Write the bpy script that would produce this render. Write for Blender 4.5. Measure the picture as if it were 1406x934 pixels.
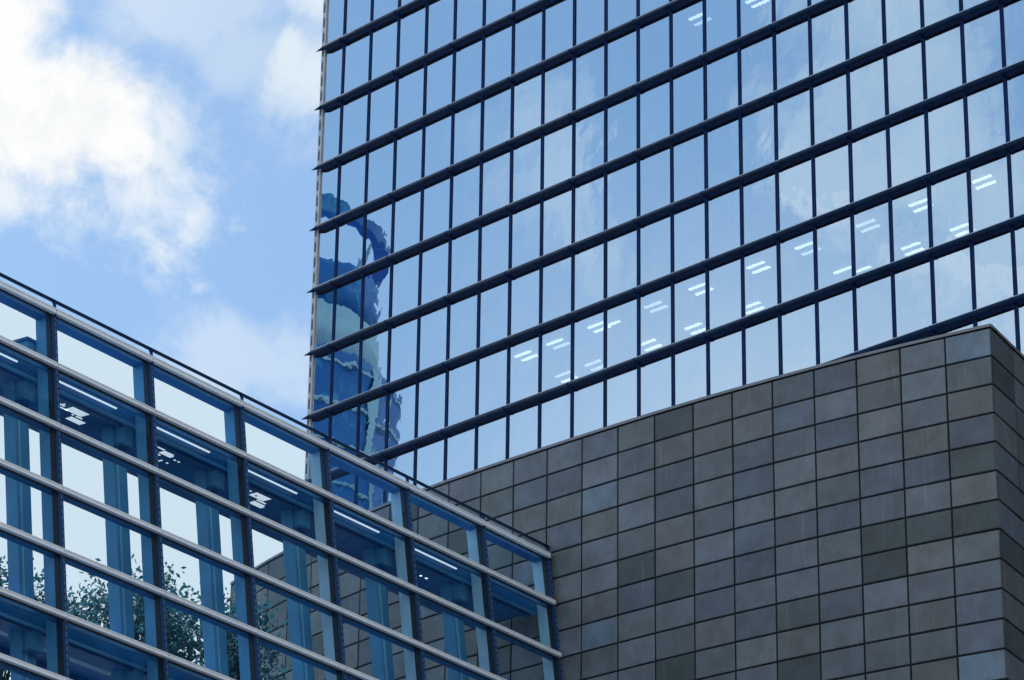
import bpy, math, random
from math import sin, cos, radians, pi
from mathutils import Vector, Matrix

S = bpy.context.scene
for o in list(bpy.data.objects): bpy.data.objects.remove(o)
C = S.collection
random.seed(7)
EYE = 1.6

# ------------------------------------------------------------------ camera
RIGHT = Vector((0.999899796, -0.005545407, 0.013024807))
DOWN = Vector((0.014156169, 0.391691491, -0.919987706))
FWD = Vector((0.0, 0.920079901, 0.391730744))
FPX = 4607.863
cam = bpy.data.cameras.new('camera')
camo = bpy.data.objects.new('camera', cam); C.objects.link(camo)
m = Matrix.Identity(4)
for i in range(3):
    m[i][0] = RIGHT[i]; m[i][1] = -DOWN[i]; m[i][2] = -FWD[i]
m[0][3], m[1][3], m[2][3] = 0, 0, EYE
camo.matrix_world = m
cam.sensor_width = 36; cam.lens = FPX / 1406 * 36
cam.clip_start = 0.5; cam.clip_end = 6000
S.camera = camo

# ------------------------------------------------------------------ colour
S.view_settings.view_transform = 'Standard'
S.view_settings.look = 'None'
S.view_settings.gamma = 1
S.view_settings.use_curve_mapping = False
S.view_settings.exposure = 0.80
S.render.engine = 'CYCLES'
S.cycles.max_bounces = 10; S.cycles.transparent_max_bounces = 24
S.cycles.glossy_bounces = 5; S.cycles.diffuse_bounces = 3
S.cycles.caustics_reflective = False; S.cycles.caustics_refractive = False

# ------------------------------------------------------------------ node helper
class NT:
    def __init__(s, tree): s.t = tree; s.n = tree.nodes; s.l = tree.links
    def new(s, typ, **kw):
        n = s.n.new(typ)
        for k, v in kw.items(): setattr(n, k, v)
        return n
    def put(s, inp, v):
        if isinstance(v, bpy.types.NodeSocket): s.l.new(v, inp)
        elif v is not None: inp.default_value = v
    def m(s, op, a, b=None, c=None, clamp=False):
        n = s.new('ShaderNodeMath', operation=op); n.use_clamp = clamp
        s.put(n.inputs[0], a)
        if b is not None: s.put(n.inputs[1], b)
        if c is not None: s.put(n.inputs[2], c)
        return n.outputs[0]
    def dot(s, a, v):
        n = s.new('ShaderNodeVectorMath', operation='DOT_PRODUCT')
        s.put(n.inputs[0], a); n.inputs[1].default_value = v
        return n.outputs['Value']
    def mix(s, f, a, b, mode='MIX'):
        n = s.new('ShaderNodeMix', data_type='RGBA', blend_type=mode)
        s.put(n.inputs[0], f); s.put(n.inputs[6], a); s.put(n.inputs[7], b)
        return n.outputs[2]
    def ss(s, x, a, b):
        n = s.new('ShaderNodeMapRange', interpolation_type='SMOOTHSTEP')
        s.put(n.inputs[0], x); n.inputs[1].default_value = a; n.inputs[2].default_value = b
        return n.outputs[0]
    def rss(s, x, a, b): return s.m('SUBTRACT', 1.0, s.ss(x, b, a))
    def noise(s, vec, scale, detail=6, rough=.55, dist=0):
        n = s.new('ShaderNodeTexNoise'); n.inputs['Scale'].default_value = scale
        n.inputs['Detail'].default_value = detail; n.inputs['Roughness'].default_value = rough
        n.inputs['Distortion'].default_value = dist
        s.put(n.inputs['Vector'], vec)
        return n.outputs['Fac']

# ------------------------------------------------------------------ world: sky with clouds
SUN_AZ, SUN_EL = radians(128), radians(57)         # high behind the buildings, to the left
W = bpy.data.worlds.new('World'); S.world = W; W.use_nodes = True
t = NT(W.node_tree); W.node_tree.nodes.clear()
d = t.new('ShaderNodeTexCoord').outputs['Generated']
sky = t.new('ShaderNodeTexSky', sky_type='NISHITA', sun_disc=False)
sky.sun_elevation = SUN_EL; sky.sun_rotation = pi/2 - SUN_AZ
sky.air_density = 1.0; sky.dust_density = 1.2; sky.ozone_density = 2.0
skyc = t.mix(1.0, sky.outputs[0], (.635, .775, .825, 1), 'MULTIPLY')
f_ = t.m('MAXIMUM', t.dot(d, FWD), .05)
u = t.m('MULTIPLY_ADD', t.m('DIVIDE', t.dot(d, RIGHT), f_), FPX, 703.)
v = t.m('MULTIPLY_ADD', t.m('DIVIDE', t.dot(d, DOWN), f_), FPX, 467.)
front = t.ss(t.dot(d, FWD), .90, .96)
n1 = t.noise(d, 18, 10, .6, .5)
n2 = t.noise(d, 60, 9, .65, .4)
nw = t.m('ADD', t.m('MULTIPLY', t.m('SUBTRACT', n1, .5), 2.6), t.m('MULTIPLY', t.m('SUBTRACT', n2, .5), 1.1))
def blob(cx, cy, rx, ry, ang=0):
    ca, sa = cos(radians(ang)), sin(radians(ang))
    du = t.m('SUBTRACT', u, float(cx)); dv = t.m('SUBTRACT', v, float(cy))
    a = t.m('MULTIPLY_ADD', du, ca/rx, t.m('MULTIPLY', dv, sa/rx))
    b = t.m('MULTIPLY_ADD', du, -sa/ry, t.m('MULTIPLY', dv, ca/ry))
    r2 = t.m('ADD', t.m('MULTIPLY', a, a), t.m('MULTIPLY', b, b))
    return t.m('SUBTRACT', 1.0, t.m('SQRT', r2))
def union(L):
    r = L[0]
    for x in L[1:]: r = t.m('SMOOTH_MAX', r, x, .25)
    return r
core = union([blob(5, 165, 190, 110, 20), blob(130, 170, 150, 85, 48), blob(-60, 60, 150, 110), blob(-150, 120, 200, 150)])
core = t.ss(t.m('MULTIPLY_ADD', nw, .95, core), -.30, .62)
wisp = union([blob(230, 225, 75, 120, -8), blob(190, 265, 190, 90, 15), blob(0, 270, 110, 75), blob(265, 300, 60, 60)])
wisp = t.m('MULTIPLY', t.ss(t.m('MULTIPLY_ADD', nw, 1.35, wisp), -.1, .85), .80)
small = union([blob(430, 105, 62, 60), blob(400, 70, 30, 40), blob(455, -5, 80, 50)])
small = t.m('MULTIPLY', t.ss(t.m('MULTIPLY_ADD', nw, 1.5, small), -.35, 1.15), .95)
faint = union([blob(265, 15, 190, 60, -5), blob(345, 70, 60, 80, 60), blob(350, 500, 140, 70, 10), blob(700, 200, 300, 400)])
faint = t.m('MULTIPLY', t.ss(t.m('MULTIPLY_ADD', nw, 1.1, faint), -.1, .9), .45)
# pale bank of cloud added along the gallery roofline to whiten the sky beneath
low = t.m('SUBTRACT', v, t.m('MULTIPLY_ADD', u, .49, 392.))
low = t.m('MULTIPLY', t.ss(t.m('MULTIPLY_ADD', nw, 14., low), -8., 24.), .86)
fr = t.m('MAXIMUM', t.m('MAXIMUM', core, wisp), t.m('MAXIMUM', small, t.m('MAXIMUM', faint, low)))
fr = t.m('MULTIPLY', fr, front)
# elsewhere: light broken cloud (mirrored by the tower), plus an added bank as fill light
A2 = radians(185.5); E2 = radians(27)
c2 = Vector((cos(A2)*cos(E2), sin(A2)*cos(E2), sin(E2)))
m2 = t.ss(t.dot(d, c2), cos(radians(8.5)), cos(radians(3)))
n3 = t.noise(d, 11, 8, .55, .4)
veil = t.m('MULTIPLY', t.m('MULTIPLY', t.ss(n3, .46, .66), m2), .46)
sep_ = t.new('ShaderNodeSeparateXYZ'); t.put(sep_.inputs[0], d)
haz = t.m('MULTIPLY', t.m('MULTIPLY', t.rss(sep_.outputs[2], .47, .33), t.rss(sep_.outputs[1], .11, -.06)), t.m('MULTIPLY', t.rss(sep_.outputs[0], -.2, -.6), .50))
veil = t.m('MAXIMUM', veil, haz)
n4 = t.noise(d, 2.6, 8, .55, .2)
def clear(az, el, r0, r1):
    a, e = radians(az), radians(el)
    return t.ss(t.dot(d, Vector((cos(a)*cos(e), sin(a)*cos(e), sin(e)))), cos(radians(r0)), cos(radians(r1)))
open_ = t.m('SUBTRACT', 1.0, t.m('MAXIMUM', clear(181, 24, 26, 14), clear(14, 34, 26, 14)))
bank = t.m('MULTIPLY', t.m('MAXIMUM', t.ss(n4, .40, .56), clear(318, 32, 34, 20)), t.m('MULTIPLY', open_, .9))  # unseen cloud added to brighten the rails and slate
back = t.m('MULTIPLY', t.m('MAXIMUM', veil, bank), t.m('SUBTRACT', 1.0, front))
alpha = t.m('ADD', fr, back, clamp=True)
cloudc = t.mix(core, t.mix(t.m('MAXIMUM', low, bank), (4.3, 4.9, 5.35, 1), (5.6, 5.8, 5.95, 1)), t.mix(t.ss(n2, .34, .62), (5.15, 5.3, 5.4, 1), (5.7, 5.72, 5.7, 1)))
col = t.mix(alpha, skyc, cloudc)
bg = t.new('ShaderNodeBackground'); t.put(bg.inputs[0], col); bg.inputs[1].default_value = 0.10
t.l.new(bg.outputs[0], t.new('ShaderNodeOutputWorld').inputs[0])

sd = bpy.data.lights.new('sun', 'SUN'); sd.energy = 2.5; sd.angle = radians(.5); sd.color = (1, .95, .88)
so = bpy.data.objects.new('sun', sd); C.objects.link(so)
sv = Vector((cos(SUN_AZ)*cos(SUN_EL), sin(SUN_AZ)*cos(SUN_EL), sin(SUN_EL)))
so.rotation_euler = sv.to_track_quat('Z', 'Y').to_euler()

# ------------------------------------------------------------------ materials
MATS = {}
def mat(name, col, rough=.5, metal=0., spec=.5, var=0., vscale=3., streak=0., emit=None, bump=0.):
    M = bpy.data.materials.new(name); M.use_nodes = True
    t = NT(M.node_tree); b = M.node_tree.nodes['Principled BSDF']
    b.inputs['Roughness'].default_value = rough; b.inputs['Metallic'].default_value = metal
    b.inputs['Specular IOR Level'].default_value = spec
    oc = t.new('ShaderNodeTexCoord').outputs['Object']
    c = (*col, 1)
    if var:
        n = t.noise(oc, vscale, 5)
        c = t.mix(t.ss(n, .3, .7), tuple(x*(1-var) for x in col)+(1,), tuple(min(1, x*(1+var)) for x in col)+(1,))
    if streak:
        mp = t.new('ShaderNodeMapping'); t.put(mp.inputs[0], oc); mp.inputs['Scale'].default_value = (9, 9, .5)
        n = t.noise(mp.outputs[0], 1.0, 4)
        c = t.mix(t.m('MULTIPLY', t.ss(n, .5, .75), streak), c, tuple(x*.45 for x in col)+(1,))
    t.put(b.inputs['Base Color'], c)
    if emit: b.inputs['Emission Color'].default_value = (*col, 1); b.inputs['Emission Strength'].default_value = emit
    if bump:
        bm = t.new('ShaderNodeBump'); bm.inputs['Strength'].default_value = bump; bm.inputs['Distance'].default_value = .01
        t.put(bm.inputs['Height'], t.noise(oc, 25, 6)); t.l.new(bm.outputs[0], b.inputs['Normal'])
    MATS[name] = M; return M

def glassmat(name, gloss, trans, fac, wob, wscale, rough=0.0, edge=0.):
    M = bpy.data.materials.new(name); M.use_nodes = True; M.node_tree.nodes.clear()
    t = NT(M.node_tree)
    oc = t.new('ShaderNodeTexCoord').outputs['Object']
    g = t.new('ShaderNodeBsdfGlossy'); g.inputs['Roughness'].default_value = rough
    g.inputs['Color'].default_value = (*gloss, 1)
    if name == 'tower_glass':
        mp = t.new('ShaderNodeMapping'); t.put(mp.inputs[0], oc); mp.inputs['Scale'].default_value = (7, 7, .35)
        st0 = t.noise(mp.outputs[0], 1, 4, .6)
        isl = t.new('ShaderNodeNewGeometry').outputs['Random Per Island']; obr = t.new('ShaderNodeObjectInfo').outputs['Random']
        rnd = t.m('FRACT', t.m('ADD', isl, obr))
        k_ = t.m('ADD', t.m('MULTIPLY', st0, .14), t.m('MULTIPLY', rnd, .09))
        t.put(g.inputs['Color'], t.mix(t.m('SUBTRACT', k_, .05, clamp=True), (*gloss, 1), (gloss[0]*.35, gloss[1]*.5, gloss[2]*.62, 1)))
    tr = t.new('ShaderNodeBsdfTransparent'); tr.inputs['Color'].default_value = (*trans, 1)
    if wob:
        bm = t.new('ShaderNodeBump'); bm.inputs['Strength'].default_value = 1; bm.inputs['Distance'].default_value = wob
        h = t.m('ADD', t.noise(oc, wscale, 1, .4), t.m('MULTIPLY', t.noise(oc, wscale*4.5, 1, .4), .10))
        t.put(bm.inputs['Height'], h); t.l.new(bm.outputs[0], g.inputs['Normal'])
    fr = t.new('ShaderNodeLayerWeight'); fr.inputs['Blend'].default_value = .35
    f = t.m('MULTIPLY_ADD', fr.outputs['Facing'], edge, fac, clamp=True)
    mx = t.new('ShaderNodeMixShader'); t.put(mx.inputs[0], f)
    t.l.new(tr.outputs[0], mx.inputs[1]); t.l.new(g.outputs[0], mx.inputs[2])
    t.l.new(mx.outputs[0], t.new('ShaderNodeOutputMaterial').inputs[0])
    MATS[name] = M; return M

glassmat('tower_glass', (.90, .99, 1.0), (.6, .75, .9), .93, .0060, .55)
glassmat('gallery_glass', (.22, .42, .62), (.78, .90, .95), .06, .004, .5, edge=.10)
glassmat('far_glass', (.08, .26, .62), (.2, .3, .5), .97, .02, .2)
mat('navy_metal', (.004, .028, .12), .55, .0, .15, .2, 2)
mat('navy_tube', (.003, .024, .070), .6, .0, .15, .25, 2)
mat('corner_metal', (.60, .62, .66), .45, .2, .5, .1, 2)
mat('top_highlight', (.55, .66, .80), .4)  # pale colour standing for the highlight on the sunshade bars
mat('corner_dark', (.10, .12, .14), .6)
mat('rail_metal', (.88, .93, .98), .5, .0, .5, .04, 3, .0)
mat('dark_gasket', (.006, .010, .018), .6)
mat('mullion_blue', (.012, .050, .140), .45, .0, .3)
mat('mullion_clip', (.10, .22, .40), .4, .2)
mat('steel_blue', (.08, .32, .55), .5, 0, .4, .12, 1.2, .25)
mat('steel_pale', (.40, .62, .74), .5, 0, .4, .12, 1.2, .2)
mat('soffit_blue', (.004, .13, .34), .45, 0, .5, .2, .8)
mat('beam_blue', (.014, .13, .32), .45, 0, .5, .15, 1)
mat('white_glow', (.95, .97, 1.0), .5, emit=.42)  # emissive white for the gallery strips and grille cells
mat('office_lamp', (1.0, .97, .93), .5, emit=5.5)
mat('office_lamp_dim', (1.0, .97, .93), .5, emit=3.2)
mat('interior_dark', (.03, .035, .045), .8)
mat('interior_wall', (.08, .085, .09), .8)
mat('dark_wall', (.05, .055, .06), .7, 0, .3, .2, 1)
mat('dark_window', (.02, .03, .05), .15)
mat('groove', (.20, .23, .28), .6)
mat('joint_dark', (.008, .009, .011), .9)
mat('coping', (.22, .23, .25), .35, .2, .5, .1, 2)
mat('plaza_paving', (.16, .17, .19), .85, 0, .3, .25, .4)
mat('bark', (.07, .05, .035), .9, 0, .2, .3, 6)
mat('leaf', (.025, .085, .095), .55, 0, .4, .35, 1.5)
mat('far_pale', (.24, .48, .66), .6, 0, .1, .1, .2)
mat('far_stone', (.26, .50, .68), .6, 0, .1, .1, .5)
M_ = mat('far_blue', (.015, .10, .36), .5, 0, .1)
t = NT(M_.node_tree); oc = t.new('ShaderNodeTexCoord').outputs['Object']
t.put(M_.node_tree.nodes['Principled BSDF'].inputs['Base Color'], t.mix(t.ss(t.noise(oc, .5, 3, .6, 1.0), .52, .66), (.02, .14, .44, 1), (.05, .26, .54, 1)))

lt = NT(MATS['leaf'].node_tree); lb = MATS['leaf'].node_tree.nodes['Principled BSDF']
tl = lt.new('ShaderNodeBsdfTranslucent'); tl.inputs['Color'].default_value = (.05, .20, .28, 1)
lm = lt.new('ShaderNodeMixShader'); lm.inputs[0].default_value = .45
lt.l.new(lb.outputs[0], lm.inputs[1]); lt.l.new(tl.outputs[0], lm.inputs[2])
lt.l.new(lm.outputs[0], MATS['leaf'].node_tree.nodes['Material Output'].inputs[0])
# stone: each panel keeps its own tone (stored on the panel), with cleft and streaks on top
M = bpy.data.materials.new('slate_panel'); M.use_nodes = True; MATS['slate_panel'] = M
t = NT(M.node_tree); b = M.node_tree.nodes['Principled BSDF']
oc = t.new('ShaderNodeTexCoord').outputs['Object']
va = t.new('ShaderNodeVertexColor', layer_name='panel_tone').outputs[0]
c = t.mix(.48, va, t.mix(t.ss(t.noise(oc, 2.1, 6, .65), .3, .7), (.55, .52, .50, 1), (1.25, 1.3, 1.38, 1)), 'MULTIPLY')
mp = t.new('ShaderNodeMapping'); t.put(mp.inputs[0], oc); mp.inputs['Scale'].default_value = (14, 14, .8)
st_ = t.ss(t.noise(mp.outputs[0], 1, 5, .6), .56, .80)
c = t.mix(t.m('MULTIPLY', st_, .38), c, (.36, .37, .38, 1))
sp = t.ss(t.noise(oc, 60, 3, .7), .35, .75)
c = t.mix(t.m('MULTIPLY', sp, .25), c, (.06, .06, .06, 1))
t.put(b.inputs['Base Color'], c)
t.put(b.inputs['Roughness'], t.m('MULTIPLY_ADD', t.noise(oc, 2.2, 4), .25, .34))
bm_ = t.new('ShaderNodeBump'); bm_.inputs['Strength'].default_value = .35; bm_.inputs['Distance'].default_value = .004
t.put(bm_.inputs['Height'], t.noise(oc, 30, 6, .65)); t.l.new(bm_.outputs[0], b.inputs['Normal'])

# ------------------------------------------------------------------ mesh helpers
def V(*a): return Vector(a)
class MB:
    def __init__(s): s.v = []; s.f = []; s.mi = []; s.col = []; s.mats = []; s.smooth = []
    def _m(s, name):
        if name not in s.mats: s.mats.append(name)
        return s.mats.index(name)
    def face(s, pts, mat, sm=False, col=None):
        i = len(s.v); s.v += [tuple(p) for p in pts]; s.f.append(tuple(range(i, i+len(pts))))
        s.mi.append(s._m(mat)); s.smooth.append(sm); s.col.append(col)
    def box(s, o, ax, ay, az, mat, col=None):
        """o corner; ax, ay, az edge vectors"""
        p = [o, o+ax, o+ax+ay, o+ay, o+az, o+ax+az, o+ax+ay+az, o+ay+az]
        i = len(s.v); s.v += [tuple(q) for q in p]
        F = [(0, 3, 2, 1), (4, 5, 6, 7), (0, 1, 5, 4), (1, 2, 6, 5), (2, 3, 7, 6), (3, 0, 4, 7)]
        if ax.cross(ay).dot(az) < 0: F = [tuple(reversed(q)) for q in F]
        k = s._m(mat)
        for q in F: s.f.append(tuple(i+a for a in q)); s.mi.append(k); s.smooth.append(False); s.col.append(col)
    def sweep(s, a, b, prof, e1, e2, mat, cap=True, sm=True, scale_a=1., scale_b=1.):
        n = len(prof); i = len(s.v)
        for P, sc in ((a, scale_a), (b, scale_b)):
            for (x, y) in prof: s.v.append(tuple(P + e1*x*sc + e2*y*sc))
        k = s._m(mat)
        for q in range(n):
            r = (q+1) % n
            s.f.append((i+q, i+r, i+n+r, i+n+q)); s.mi.append(k); s.smooth.append(sm); s.col.append(None)
        if cap:
            s.f.append(tuple(range(i+n-1, i-1, -1))); s.mi.append(k); s.smooth.append(False); s.col.append(None)
            s.f.append(tuple(range(i+n, i+2*n))); s.mi.append(k); s.smooth.append(False); s.col.append(None)
    def tube(s, pts, radii, mat, n=8):
        ring = []
        for q, (P, r) in enumerate(zip(pts, radii)):
            tdir = (pts[min(q+1, len(pts)-1)] - pts[max(q-1, 0)]).normalized()
            e1 = tdir.cross(V(0, 0, 1)) if abs(tdir.z) < .95 else tdir.cross(V(1, 0, 0))
            e1.normalize(); e2 = tdir.cross(e1)
            i = len(s.v); ring.append(i)
            for a in range(n): s.v.append(tuple(P + e1*cos(2*pi*a/n)*r + e2*sin(2*pi*a/n)*r))
        k = s._m(mat)
        for q in range(len(ring)-1):
            for a in range(n):
                b_ = (a+1) % n
                s.f.append((ring[q]+a, ring[q]+b_, ring[q+1]+b_, ring[q+1]+a)); s.mi.append(k); s.smooth.append(True); s.col.append(None)
    def build(s, name, parent=None, base=None, local=False):
        me = bpy.data.meshes.new(name)
        off = V(0, 0, 0)
        if parent is not None and not local: off = WP[parent.name]
        me.from_pydata([(a-off[0], b-off[1], c-off[2]) for a, b, c in s.v], [], s.f)
        for n in s.mats: me.materials.append(MATS[n])
        me.polygons.foreach_set('material_index', s.mi)
        me.polygons.foreach_set('use_smooth', s.smooth)
        if any(c is not None for c in s.col):
            ca = me.color_attributes.new('panel_tone', 'FLOAT_COLOR', 'CORNER')
            arr = []
            for f, c in zip(s.f, s.col):
                c = c or (.2, .2, .2)
                for _ in f: arr += [*c, 1]
            ca.data.foreach_set('color', arr)
        me.update()
        o = bpy.data.objects.new(name, me); C.objects.link(o)
        if parent is not None: o.parent = parent
        WP[o.name] = off
        return o
WP = {}
def thing(name, loc, label, cat, group=None):
    o = bpy.data.objects.new(name, None); C.objects.link(o); o.location = loc
    o.empty_display_size = .5
    o['label'] = label; o['category'] = cat
    if group: o['group'] = group
    WP[o.name] = V(*loc); return o
UP = V(0, 0, 1)
def circ(n, rx, ry): return [(cos(2*pi*i/n)*rx, sin(2*pi*i/n)*ry) for i in range(n)]

# ------------------------------------------------------------------ ground
mb = MB(); mb.face([V(-2500, -2500, 0), V(2500, -2500, 0), V(2500, 2500, 0), V(-2500, 2500, 0)], 'plaza_paving')
g = mb.build('ground'); g['kind'] = 'structure'

# ------------------------------------------------------------------ office tower
ty = -0.800279
TD = V(cos(ty), sin(ty), 0); TN = V(sin(-ty), cos(ty), 0)      # along facade; inward normal
if TN.y < 0: TN = -TN
TO = V(-9.5072, 160.8641, 86.0109 + EYE)
MW = 4.387854/2; FH = 3.6; SO = .27
def TP(u, j, z, w): return TO + TD*u + UP*(-j*FH + z) - TN*(w - SO)*1.0   # w outward from the glass plane
J0, J1 = -9, 23          # storeys, top to bottom
NM = 26                  # mullions
U0, U1 = -1.46, NM*MW
base = TP(U0, J1, 0, 0); 
tower = thing('office_tower', (base.x, base.y, 0), 'tall office tower of blue mirror glass with navy sunshade bars, rising behind the slate building', 'office tower')
edges = [U0] + [i*MW for i in range(NM+1)]
panes = []
for j in range(J0, J1):
    for i in range(len(edges)-1):
        a = edges[i]+.08 if i else edges[i]+.02; b_ = edges[i+1]-.08
        rx = random.gauss(0, .0009); ry = random.gauss(0, .0009)
        cx = (a+b_)/2
        def q(uu, zz): return TP(uu, j, zz, (uu-cx)*rx + (zz+1.8)*ry)
        pts = [q(a, -FH+.11), q(b_, -FH+.11), q(b_, -.14), q(a, -.14)]
        c = sum(pts, V(0, 0, 0))/4 - V(0, 0, EYE)
        px = 703+FPX*c.dot(RIGHT)/c.dot(FWD); py = 467+FPX*c.dot(DOWN)/c.dot(FWD)
        vis = -20 < px < 1426 and -40 < py
        # hidden behind slate wall / gallery
        if py > 446+ (1361-px)*.30 and px < 1361: vis = False
        if px >= 1361 and py > 500: vis = False
        if py > 640: vis = False
        panes.append((not vis, c.length, pts))
panes.sort(key=lambda p: (p[0], p[1]))
for p in panes[:100]:
    mb = MB(); mb.face(p[2], 'tower_glass'); mb.build('glass_pane', tower)
mb = MB()
for p in panes[100:]: mb.face(p[2], 'tower_glass')
o = mb.build('glass_pane', tower); o['kind'] = 'stuff'
ztop = TP(0, J0, .4, 0).z
H = ztop
for i in range(NM+1):
    u0 = i*MW; mb = MB()
    o0 = TP(u0-.085, 0, 0, -.10); o0.z = 0
    mb.box(o0, TD*.075, -TN*.15, UP*H, 'navy_metal')
    o0 = TP(u0+.012, 0, 0, -.10); o0.z = 0
    mb.box(o0, TD*.072, -TN*.15, UP*H, 'navy_metal')
    o0 = TP(u0-.012, 0, 0, -.10); o0.z = 0
    mb.box(o0, TD*.026, -TN*.11, UP*H, 'dark_gasket')
    mb.build('mullion', tower)
for j in range(J0, J1):
    mb = MB()
    mb.box(TP(U0, j, -.15, -.10), TD*(U1-U0+.1), -TN*.13, UP*.27, 'navy_metal')
    mb.build('transom', tower)
    mb = MB()
    prof = [(cos(2*pi*i/20)*.12, sin(2*pi*i/20)*.135) for i in range(20)]
    A = TP(-1.30, j, 0, SO); B = TP(U1+.2, j, 0, SO)
    mb.sweep(A, B, prof, -TN, UP, 'navy_tube', cap=True)
    mb.sweep(TP(-2.05, j, .06, SO-.05), A, prof, -TN, UP, 'navy_tube', cap=True, scale_a=.12)
    # thin pale strip: highlight along the bar's top, put in as colour
    mb.box(TP(-1.3, j, .112, SO+.050), TD*(U1+1.5), -TN*.03, UP*.03, 'top_highlight')
    sh = mb.build('sunshade_bar', tower)
    if -1 <= j <= 9:
        for k in range(0, NM, 2):
            mb = MB()
            pr = [(x*1.14, y*1.12) for x, y in prof]
            mb.sweep(TP(k*MW-.05, j, 0, SO), TP(k*MW+.07, j, 0, SO), pr, -TN, UP, 'navy_metal')
            mb.box(TP(k*MW-.03, j, -.05, .02), TD*.08, -TN*(SO-.05), UP*.10, 'navy_metal')
            mb.build('joint_collar', sh)
# corner strip of pale metal with its ladder of slots
mb = MB()
o0 = TP(U0-.36, 0, 0, -.3); o0.z = 0
mb.box(o0, TD*.35, -TN*.34, UP*H, 'corner_metal')
o0 = TP(U0-.09, 0, 0, 0); o0.z = 0
mb.box(o0, TD*.07, -TN*.09, UP*H, 'corner_metal')
zz = 45.
while zz < ztop-1:
    o0 = TP(U0-.31, 0, 0, .035); o0.z = zz
    mb.box(o0, TD*.13, -TN*.012, UP*.55, 'corner_dark')
    o0 = TP(U0-.34, 0, 0, .03); o0.z = zz+.62
    mb.box(o0, TD*.20, -TN*.035, UP*.07, 'corner_metal')
    zz += .9
mb.build('corner_strip', tower)
# body behind the glass
DEP = 34.
mb = MB()
o0 = TP(U0-.30, 0, 0, -9); o0.z = 0
mb.box(o0, TD*(U1-U0+.3), TN*(DEP-9), UP*(H-.05), 'interior_wall'); mb.build('core', tower)
for j in range(J0, J1):
    mb = MB(); mb.box(TP(U0-.25, j, -.16, -.12), TD*(U1-U0+.3), TN*8.86, UP*.30, 'interior_dark'); mb.build('floor_slab', tower)
mb = MB()   # side wall
o0 = TP(U0-.36, 0, 0, -.31); o0.z = 0
mb.box(o0, TD*.05, TN*DEP, UP*H, 'corner_metal')
o0 = TP(U1+.12, 0, 0, -.02); o0.z = 0
mb.box(o0, TD*.05, TN*DEP, UP*H, 'corner_metal'); mb.build('side_wall', tower)
mb = MB(); o0 = TP(U0-.5, J0, .3, .3); mb.box(o0, TD*(U1-U0+1), TN*(DEP+1), UP*1.2, 'navy_metal'); mb.build('roof', tower)

# ceiling lights, found behind the mirror glass on two storeys
def ray(px, py):
    v = FWD*FPX + RIGHT*(px-703) + DOWN*(py-467); return v.normalized()
def oncei(px, py, j):
    zc = TP(0, j, -.30, 0).z - EYE; r = ray(px, py); return r*(zc/r.z) + V(0, 0, EYE)
L6 = [(718,487),(727.6,492.3),(761.5,470.7),(771,475.8),(818,447.5),(827,453),(840,446),(896.4,419.5),(904.8,425.2),(958,394.6),(967,401.5),(1038,365),(1045.7,371.5),
 (773.5,514.8),(782,522),(814,499.5),(823,505.8),(889,471),(897,478.5),(952,449),(961,455.5),(1032,420),(1037,427)]
L5 = [(1188.6,307.6),(1195.3,314.8),(1261,279.4),(1268,287),(1347.9,246.9),(1354,255),(1317.8,312.9),(1325,320.4),(1250.4,338.8),(1256,346.6),(1157,372),(1183,371.5),(1104,338.4),(1114,346.5)]
LT = [(957.5,23.3),(965,31),(1035.7,0),(1044,6)]
def lights(L, j):
    for (x, y) in L:
        P = oncei(x, y, j)
        mb = MB(); mb.box(P - TD*.52 - TN*.09, TD*1.04, TN*.17, UP*.06, random.choice(('office_lamp', 'office_lamp', 'office_lamp_dim'))); mb.build('ceiling_light', tower)
lights(L6, 6); 
# right-hand group sits on the same storey
lights(L5, 6)
lights(LT, 2)

# ------------------------------------------------------------------ slate building (gently curved)
SQ = [(9.39813,60.5343),(8.56127,61.0836),(7.73371,61.6529),(6.92086,62.2387),(6.12172,62.8413),(5.32601,63.4675),(4.54721,64.1051),(3.77665,64.7602),(3.0095,65.4355),(2.26151,66.1146),(1.52321,66.8018),(.788337,67.4997),(.0685628,68.1949),(-.642872,68.8924)]
SZ = 25.5929 + EYE       # height of the joint under the first full row
SQ = [V(x, y, 0) for x, y in SQ]
for i in range(10):
    a = radians(134.8 - 1.7*i); SQ.append(SQ[-1] + V(cos(a), sin(a), 0)*1.007)
slate = thing('slate_building', (5, 66, 0), 'dark building with a gently curved front of grey slate panels, below the mirror glass tower', 'building')
PAL = [(.20,.205,.22),(.19,.20,.205),(.215,.205,.20),(.17,.19,.225),(.20,.215,.21),(.225,.235,.25),(.15,.165,.155),(.18,.19,.215),(.22,.21,.195),(.21,.22,.24)]
def tone():
    r = random.random()
    if r < .06: c = (.10,.115,.11)
    elif r < .085: c = (.24,.30,.36)
    else: c = random.choice(PAL)
    k = random.uniform(.76, 1.15); return (c[0]*k*.79, c[1]*k*.875, c[2]*k*.935)
nrows = int(SZ/.6)
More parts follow.
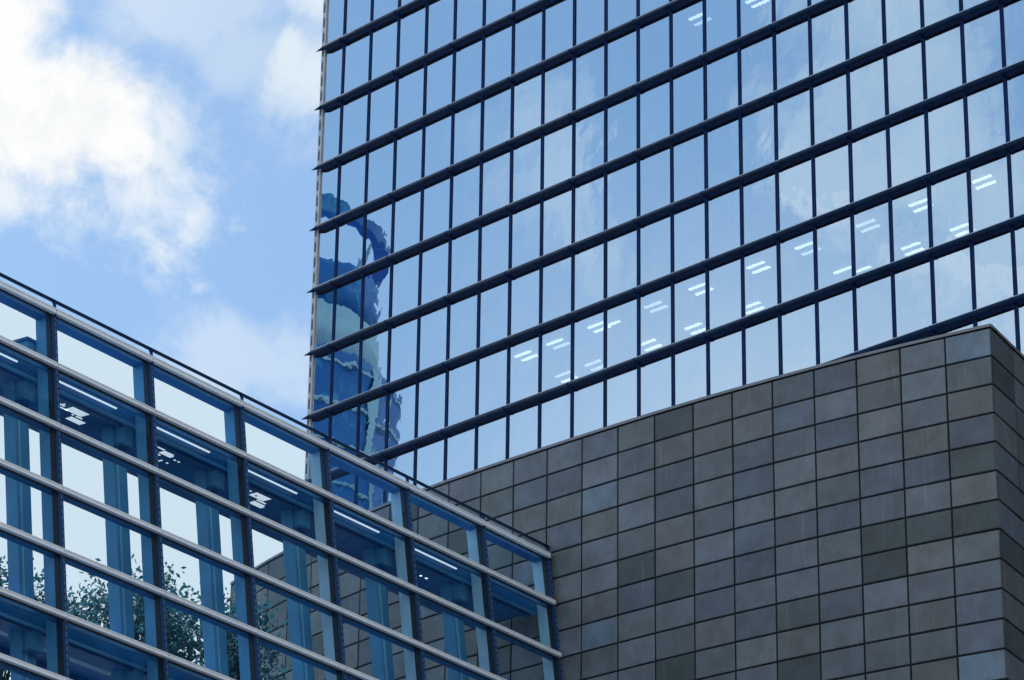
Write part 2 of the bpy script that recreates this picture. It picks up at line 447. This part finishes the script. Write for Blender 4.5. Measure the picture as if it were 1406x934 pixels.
def panels(mb, a, b, outn, top):
    ax = (b-a); L = ax.length; ax = ax.normalized(); g_ = .021
    for r in range(-1, nrows+1):
        z1 = SZ - r*.6; z0 = max(z1-.6, .0)
        if r == -1: z1 = SZ+.6
        z1 = SZ - (r)*.6; z0 = z1-.6
        if r == -1: z1 = SZ+.6; z0 = SZ
        if z0 < 0: z0 = 0
        if z1-z0 < .1: continue
        tx = random.gauss(0, .0022); tz = random.gauss(0, .0022)
        p = []
        for (s_, zz) in ((g_, z0+g_), (L-g_, z0+g_), (L-g_, z1-g_), (g_, z1-g_)):
            p.append(a + ax*s_ + UP*zz + outn*((s_-L/2)*tx*2 + (zz-(z0+z1)/2)*tz*2))
        c = tone(); T_ = -outn*.03; bev = .012
        i = len(mb.v)
        front_ = []
        cen = sum(p, V(0,0,0))/4
        for q in p: front_.append(q + (ax*(bev if (cen-q).dot(ax) > 0 else -bev)) + UP*(bev if cen.z > q.z else -bev))
        for q in [*[x+T_*1.0 for x in p], *[x+T_*.25 for x in p], *front_]: mb.v.append(tuple(q))
        k = mb._m('slate_panel')
        F = [(8,9,10,11)] + [(o1+x, o1+(x+1)%4, o1+4+(x+1)%4, o1+4+x) for o1 in (0, 4) for x in range(4)]
        nn = (Vector(p[1])-p[0]).cross(Vector(p[3])-p[0])
        for q in F:
            mb.f.append(tuple(i+x for x in (q if nn.dot(outn) > 0 else reversed(q)))); mb.mi.append(k); mb.smooth.append(False); mb.col.append(c)
mb = MB(); bk = MB()
cop = []
for i in range(len(SQ)-1):
    a, b_ = SQ[i], SQ[i+1]; dr = (b_-a).normalized(); n = V(dr.y, -dr.x, 0)
    if n.y > 0: n = -n
    panels(mb, a, b_, n, 0)
    bk.face([a-n*.024, b_-n*.024, b_-n*.024+UP*(SZ+.6), a-n*.024+UP*(SZ+.6)], 'joint_dark')
sa = radians(61); SDv = V(cos(sa), sin(sa), 0); SN = V(SDv.y, -SDv.x, 0)
for i in range(14):
    a = SQ[0]+SDv*1.235*i; b_ = a+SDv*1.235
    panels(mb, a, b_, SN, 0)
    bk.face([a-SN*.024, b_-SN*.024, b_-SN*.024+UP*(SZ+.6), a-SN*.024+UP*(SZ+.6)], 'joint_dark')
mb.build('slate_cladding', slate)
# rear and roof closing the volume
endL = SQ[-1]; endR = SQ[0]+SDv*1.235*14; backL = endL + V(.55, .83, 0)*10
ring = [*SQ, backL, endR]
bk.face([q+UP*(SZ+.6) for q in reversed(ring)], 'joint_dark')
bk.face([endL, backL, backL+UP*(SZ+.6), endL+UP*(SZ+.6)], 'coping')
bk.face([backL, endR, endR+UP*(SZ+.6), backL+UP*(SZ+.6)], 'coping')
bk.build('backing_wall', slate)
mb = MB()
def coping(a, b_, n):
    mb.box(a+n*.02+UP*(SZ+.612), b_-a, -n*.35, UP*.06, 'coping')
for i in range(len(SQ)-1):
    a, b_ = SQ[i], SQ[i+1]; dr = (b_-a).normalized(); n = V(dr.y, -dr.x, 0)
    if n.y > 0: n = -n
    coping(a, b_, n)
for i in range(14):
    a = SQ[0]+SDv*1.235*i; coping(a+SDv*(.012 if i == 0 else 0), a+SDv*1.235, SN)
mb.build('coping', slate)

# ------------------------------------------------------------------ glass gallery
GS = 1.04
gy = 0.953926; gt = -0.131305
GD = V(cos(gy), sin(gy), 0); GN = V(-sin(gy), cos(gy), 0)       # along rows; inward horizontal
GDN = -UP*cos(gt) + GN*sin(gt)                                  # down the slope of the glass
GO = V(-7.833*GS, 52.57815*GS, 22.80297*GS + EYE)
BAY = 2.524132*GS; R0 = 1.050067*GS; RH = 1.15*GS; KE = 5.911
GW = GDN.cross(GD).normalized()
if GW.dot(GN) < 0: GW = -GW                                     # inward, square to the glass
def hj(j): return 0 if j == 0 else R0 + (j-1)*RH
def GP(k, h, w): return GO + GD*(k*BAY) + GDN*h + GW*w          # w inward
K0 = -9
JB = 21; HB = hj(JB)
base = GP(1, HB, 0)
gal = thing('glass_gallery', (base.x, base.y, 0), 'low building with a leaning clear glass front, pale rails and a dark handrail on top', 'glass building')
def kpos():
    return [k for k in range(K0, 6)] + [KE]
ks = kpos()
rest = MB()
for j in range(JB):
    for i in range(len(ks)-1):
        a = ks[i]; b_ = ks[i+1]
        mb = MB() if (-4 <= a and j <= 6) else rest
        tx = random.gauss(0, .0015); tz = random.gauss(0, .0015)
        m0 = .055/BAY; ca = (a+b_)/2; hc = (hj(j)+hj(j+1))/2
        pts = []
        for kk, hh in ((a+m0, hj(j+1)-.02), (b_-m0, hj(j+1)-.02), (b_-m0, hj(j)+.05), (a+m0, hj(j)+.05)):
            pts.append(GP(kk, hh, .02 + (kk-ca)*BAY*tx + (hh-hc)*tz))
        mb.face(pts, 'gallery_glass')
        if mb is not rest: mb.build('glass_pane', gal)
o = rest.build('glass_pane', gal); o['kind'] = 'stuff'
for k in ks:
    mb = MB()
    hw = .058
    end = (k == KE)
    mb.box(GP(k, -.02, .10)-GD*hw, GD*hw*2, -GW*.115, GDN*HB, 'mullion_blue')
    mb.box(GP(k, -.02, .13)-GD*(hw+.012), GD*.022, -GW*.11, GDN*HB, 'dark_gasket')
    if end:
        mb.box(GP(k, -.02, .16)+GD*hw, GD*.10, -GW*.17, GDN*HB, 'dark_gasket')
    h = .1
    while h < hj(8):
        mb.box(GP(k, h, -.016)-GD*.004, GD*.022, -GW*.008, GDN*.085, 'mullion_clip'); h += .135
    mb.build('mullion', gal)
    # deep fin behind the mullion
    mb = MB()
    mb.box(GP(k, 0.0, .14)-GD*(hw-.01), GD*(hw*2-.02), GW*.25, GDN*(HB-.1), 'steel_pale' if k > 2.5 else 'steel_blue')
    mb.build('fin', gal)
for j in range(0, JB):
    mb = MB()
    for i in range(len(ks)-1):
        a = GP(ks[i], hj(j), 0) + GD*.012; L = (ks[i+1]-ks[i])*BAY - .024
        hh = .088 if j else .105
        mb.box(a - GDN*.02 + GW*.02, GD*L, -GW*.09, GDN*hh, 'rail_metal')
        mb.box(a - GDN*.02 - GW*.07, GD*L, -GW*.014, GDN*.018, 'rail_metal')
        mb.box(a + GDN*(hh-.038) - GW*.07, GD*L, -GW*.014, GDN*.018, 'rail_metal')
        mb.box(a + GDN*(hh-.02) + GW*.02, GD*L, -GW*.03, GDN*.03, 'dark_gasket')
    mb.build('rail', gal)
    mb = MB()
    for i in range(len(ks)-1):
        a = GP(ks[i], hj(j), .125) + GD*.06; L = (ks[i+1]-ks[i])*BAY - .12
        mb.box(a - GDN*.03, GD*L, GW*(.05 if j else .21), GDN*(.12), 'beam_blue')
    mb.build('transom', gal)
# handrail
mb = MB()
a = GP(K0, -.19, -.02); b_ = GP(KE, -.19, -.02)+GD*.05
mb.sweep(a, b_, circ(10, .034, .034), GW, GDN, 'navy_tube'); hr = mb.build('handrail', gal)
for k in ks:
    mb = MB()
    mb.box(GP(k, -.19, .0)-GD*.016, GD*.032, -GW*.05, GDN*.32, 'navy_metal')
    mb.box(GP(k, -.17, .0)-GD*.035, GD*.07, -GW*.04, GDN*.03, 'navy_metal')
    mb.build('handrail_post', gal)
# closing wedge at the end of the glass, against the slate wall
mb = MB()
e0 = GP(KE, 0, .0)+GD*(.165); 
tipb = GP(KE, HB, .0)+GD*(.165)
zt = e0.z
mb.face([GP(KE, 0, .1)+GD*.16, GP(KE, HB, .1)+GD*.16, V(GP(KE, 0, .35).x, GP(KE, 0, .35).y, tipb.z)+GD*.16, GP(KE, 0, .35)+GD*.16], 'dark_gasket')
mb.build('end_panel', gal)

# floors: horizontal slabs with strips, grilles and trays below
def slab_point(k, z, dep):       # dep horizontally inward of the glass at height z
    h = (GO.z - z)/cos(gt); p = GO + GD*(k*BAY) + GDN*h; return p + GN*dep
DEPTH = 2.15
for jf in (1, 5, 9, 13, 17):
    z = (GO + GDN*(hj(jf)+.16)).z; th = .16
    mb = MB()
    a = slab_point(K0, z, .42); L = (KE-K0)*BAY
    mb.box(a, GD*L, GN*(DEPTH-.42), UP*(th+.10), 'soffit_blue')
    # ribs under the slab and edge beam
    mb.box(a + GN*.01 - UP*.035, GD*L, GN*.08, UP*.033, 'steel_blue')
    mb.box(a + GN*.20 - UP*.045, GD*L, GN*.10, UP*.043, 'beam_blue')
    mb.box(a + GN*(DEPTH-.8) - UP*.16, GD*L, GN*.14, UP*.158, 'beam_blue')
    mb.build('floor_slab', gal)
    for i in range(len(ks)-1):
        if jf > 5: break
        if jf == 1 and ks[i] > 4: continue
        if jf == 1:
            # emissive white strip beside the slab edge
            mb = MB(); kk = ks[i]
            mb.box(slab_point(kk, z+.085, .335)+GD*.16, GD*1.85, GN*.03, UP*.022, 'white_glow'); mb.build('glow_strip', gal)
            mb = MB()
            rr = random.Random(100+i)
            # perforated grille: glowing cells stand in for sky seen through the holes
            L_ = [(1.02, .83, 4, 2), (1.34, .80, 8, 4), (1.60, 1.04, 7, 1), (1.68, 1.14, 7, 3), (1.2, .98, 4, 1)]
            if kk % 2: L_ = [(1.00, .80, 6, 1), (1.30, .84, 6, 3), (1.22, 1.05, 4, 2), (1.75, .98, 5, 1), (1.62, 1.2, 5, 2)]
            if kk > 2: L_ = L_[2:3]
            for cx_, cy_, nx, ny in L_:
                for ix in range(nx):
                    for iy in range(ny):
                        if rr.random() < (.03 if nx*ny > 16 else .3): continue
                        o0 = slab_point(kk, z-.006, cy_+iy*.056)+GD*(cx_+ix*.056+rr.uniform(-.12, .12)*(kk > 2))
                        mb.box(o0, GD*.045, GN*.040, UP*.005, 'white_glow')
            mb.build('glow_grille', gal)
        else:
            mb = MB(); kk = ks[i]
            mb.box(slab_point(kk, z-.22, .8)+GD*.1, GD*(BAY*.75), GN*.05, UP*.05, 'steel_pale'); mb.build('cable_tray', gal)
# columns and their brackets
for k in ks[:-1]:
    zt = (GO + GDN*(hj(1)+.10)).z
    p = slab_point(k, zt, .97)
    mb = MB()
    prof = [(-.18,-.13),(.18,-.13),(.18,.13),(-.18,.13)]
    foot = p + GDN*(p.z/cos(gt))
    mb.sweep(foot, p, prof, GD, GW, 'steel_blue', sm=False)
    mb.box(foot+GD*.181-GW*.05, GD*.02, GW*.1, p-foot, 'steel_pale')
    mb.box(foot-GD*.10-GW*.131, GD*.025, -GW*.02, p-foot, 'steel_pale')
    mb.build('column', gal)
    for jf in (1, 5):
        mb = MB()
        z = (GO + GDN*(hj(jf)+.16)).z
        q = slab_point(k, z, .60)
        mb.box(q - GD*.13 - UP*.36, GD*.26, GN*.32, UP*.36, 'steel_blue')
        mb.box(q - GD*.17 - UP*.40, GD*.34, GN*.36, UP*.04, 'beam_blue')
        mb.build('bracket', gal)
q = slab_point(0, (GO + GDN*(hj(1)+.10)).z, .55)
mb = MB(); mb.box(q-GD*.20, GD*.40, GN*.34, UP*.64, 'steel_blue'); mb.box(q-GD*.25-GN*.04+UP*.64, GD*.50, GN*.42, UP*.05, 'beam_blue')
mb.build('roof_vent', gal)

# ------------------------------------------------------------------ trees beyond the gallery
def tree(loc, h, rad, crown_c, nleaf, label, seed, group=None, ls=.068):
    rr = random.Random(seed)
    T = thing('tree', loc, label, 'tree', group)
    L = V(*loc)
    mb = MB()
    top = V(*crown_c)
    n = 10; pts = []; rd = []
    for i in range(n+1):
        f = i/n; p = L.lerp(top, f) + V(sin(f*5)*.12, cos(f*4)*.12-.12, 0); pts.append(p); rd.append(.26*(1-f)+.04)
    mb.tube(pts, rd, 'bark', 10)
    tips = []
    for i in range(46):
        f = rr.uniform(.62, 1.0); p0 = pts[int(f*n)]
        a = rr.uniform(0, 2*pi); e = rr.uniform(-.2, 1.1)
        ln = rad*rr.uniform(.55, 1.05)
        p2 = top + V(cos(a)*cos(e), sin(a)*cos(e), sin(e)*.95)*ln
        mid = p0.lerp(p2, .5)+V(0, 0, -.15)
        mb.tube([p0, mid, p2], [.045, .028, .010], 'bark', 5); tips += [p2, mid.lerp(p2, .5), mid]
    mb.build('trunk', T)
    mb = MB()
    for i in range(nleaf):
        c = rr.choice(tips) + V(rr.gauss(0, 1), rr.gauss(0, 1), rr.gauss(0, 1))*rad*.14
        nrm = V(rr.gauss(0, 1), rr.gauss(0, 1), rr.gauss(0, 1)).normalized()
        e1 = nrm.orthogonal().normalized(); e1.rotate(Matrix.Rotation(rr.uniform(0, 6.28), 3, nrm)); e2 = nrm.cross(e1)
        s_ = ls*rr.uniform(.6, 1.3)
        mb.face([c-e1*s_, c-e2*s_*.5+e1*s_*.1, c+e1*s_*1.1, c+e2*s_*.5+e1*s_*.1], 'leaf')
    mb.build('crown', T)
def at(px, py, y):
    r = ray(px, py); return r*(y/r.y) + V(0, 0, EYE)
c = at(130, 900, 64); tree((c.x, c.y, 0), 0, 1.9, c, 14000, 'leafy tree behind the glazed building, seen through its lowest left panes', 3, 'trees beyond the glazed building')
c = at(268, 925, 66); tree((c.x, c.y, 0), 0, 1.8, c, 14000, 'dense dark tree behind the third bay of the glazed building, nearest the slate wall', 4, 'trees beyond the glazed building')
c = at(-25, 860, 63); tree((c.x, c.y, 0), 0, 1.35, c, 5000, 'tree at the left edge, its leaf tips showing past the glazed building column', 5, 'trees beyond the glazed building')

# ------------------------------------------------------------------ the round tower that the mirror glass shows
r0 = V(-100, 177.5, 0); RR = 13.5
rt = thing('round_tower', r0, 'round blue tower mirrored in the leftmost panes of the mirror glass tower', 'tower')
X_, Y_ = V(1, 0, 0), V(0, 1, 0)
def ringed(name, z0, z1, r, m_, off=V(0, 0, 0)):
    mb = MB(); mb.sweep(r0+off+UP*z0, r0+off+UP*z1, circ(64, r, r), X_, Y_, m_); return mb.build(name, rt)
ringed('shaft', 0, 104, RR, 'far_blue')
mb = MB(); z = 4
while z < 103.5:
    mb.sweep(r0+UP*z, r0+UP*(z+.30), circ(64, RR+.12, RR+.12), X_, Y_, 'far_pale'); z += 3.4
mb.build('floor_band', rt)
mb = MB()
for a, w, z0, z1 in ((-70, 5, 62, 103.8), (-38, 12, 0, 90), (20, 8, 0, 80), (-84, 2, 0, 84), (-54, 4, 0, 78)):
    for i in range(w):
        a0 = radians(a+i*1.5); a1 = radians(a+(i+1)*1.5); q = RR+.22
        mb.face([r0+V(cos(a0)*q, sin(a0)*q, z0), r0+V(cos(a1)*q, sin(a1)*q, z0), r0+V(cos(a1)*q, sin(a1)*q, z1), r0+V(cos(a0)*q, sin(a0)*q, z1)], 'far_pale')
mb.build('stone_pier', rt)
ringed('drum', 104, 108.2, RR-1.0, 'far_stone')
ringed('pod', 108.6, 112.6, 10.0, 'far_blue', V(0, -2.2, 0))
ringed('mast', 105, 116, 3, 'far_pale')
mb = MB()
for q in range(64):
    a0, a1 = 2*pi*q/64, 2*pi*(q+1)/64
    def rp(a, r, z): return r0 + V(cos(a)*r, sin(a)*r, z)
    ri, ro = RR-1.8, RR-.6
    mb.face([rp(a0, ri, 115.9), rp(a0, ro, 115.9), rp(a1, ro, 115.9), rp(a1, ri, 115.9)], 'far_blue')
    mb.face([rp(a0, ro, 115.9), rp(a0, ro, 117.0), rp(a1, ro, 117.0), rp(a1, ro, 115.9)], 'far_blue')
    mb.face([rp(a0, ri, 115.9), rp(a0, ri, 117.0), rp(a1, ri, 117.0), rp(a1, ri, 115.9)], 'far_blue')
    mb.face([rp(a0, ri, 117.0), rp(a0, ro, 117.0), rp(a1, ro, 117.0), rp(a1, ri, 117.0)], 'far_pale')
for q in range(8):
    a0 = 2*pi*q/8+.3; mb.tube([r0+V(cos(a0)*9, sin(a0)*9, 109), r0+V(cos(a0)*(RR-1.5), sin(a0)*(RR-1.5), 116)], [.25, .25], 'far_pale', 6)
mb.build('roof_ring', rt)

# ------------------------------------------------------------------ unseen block added to shade the slate building's side
blocker = thing('shade_block', (24, 70, 0), 'unseen dark block added to shade the right side wall of the slate building', 'building')
na = radians(61); ND = V(cos(na), sin(na), 0); NN = V(-ND.y, ND.x, 0)
n0 = V(15.0, 52, 0)
mb = MB(); mb.box(n0, ND*46, -NN*16, UP*42, 'dark_wall'); mb.build('wall', blocker)
for fl in range(11):
    mb = MB()
    for w in range(14):
        mb.box(n0+ND*(1.2+w*3.2)+UP*(1.4+fl*3.6)+NN*.002, ND*2.2, NN*.04, UP*1.9, 'dark_window')
    mb.build('window_row', blocker)
mb = MB(); mb.box(n0-ND*.2+NN*.2+UP*42.002, ND*46.4, -NN*16.4, UP*.3, 'coping'); mb.build('coping', blocker)
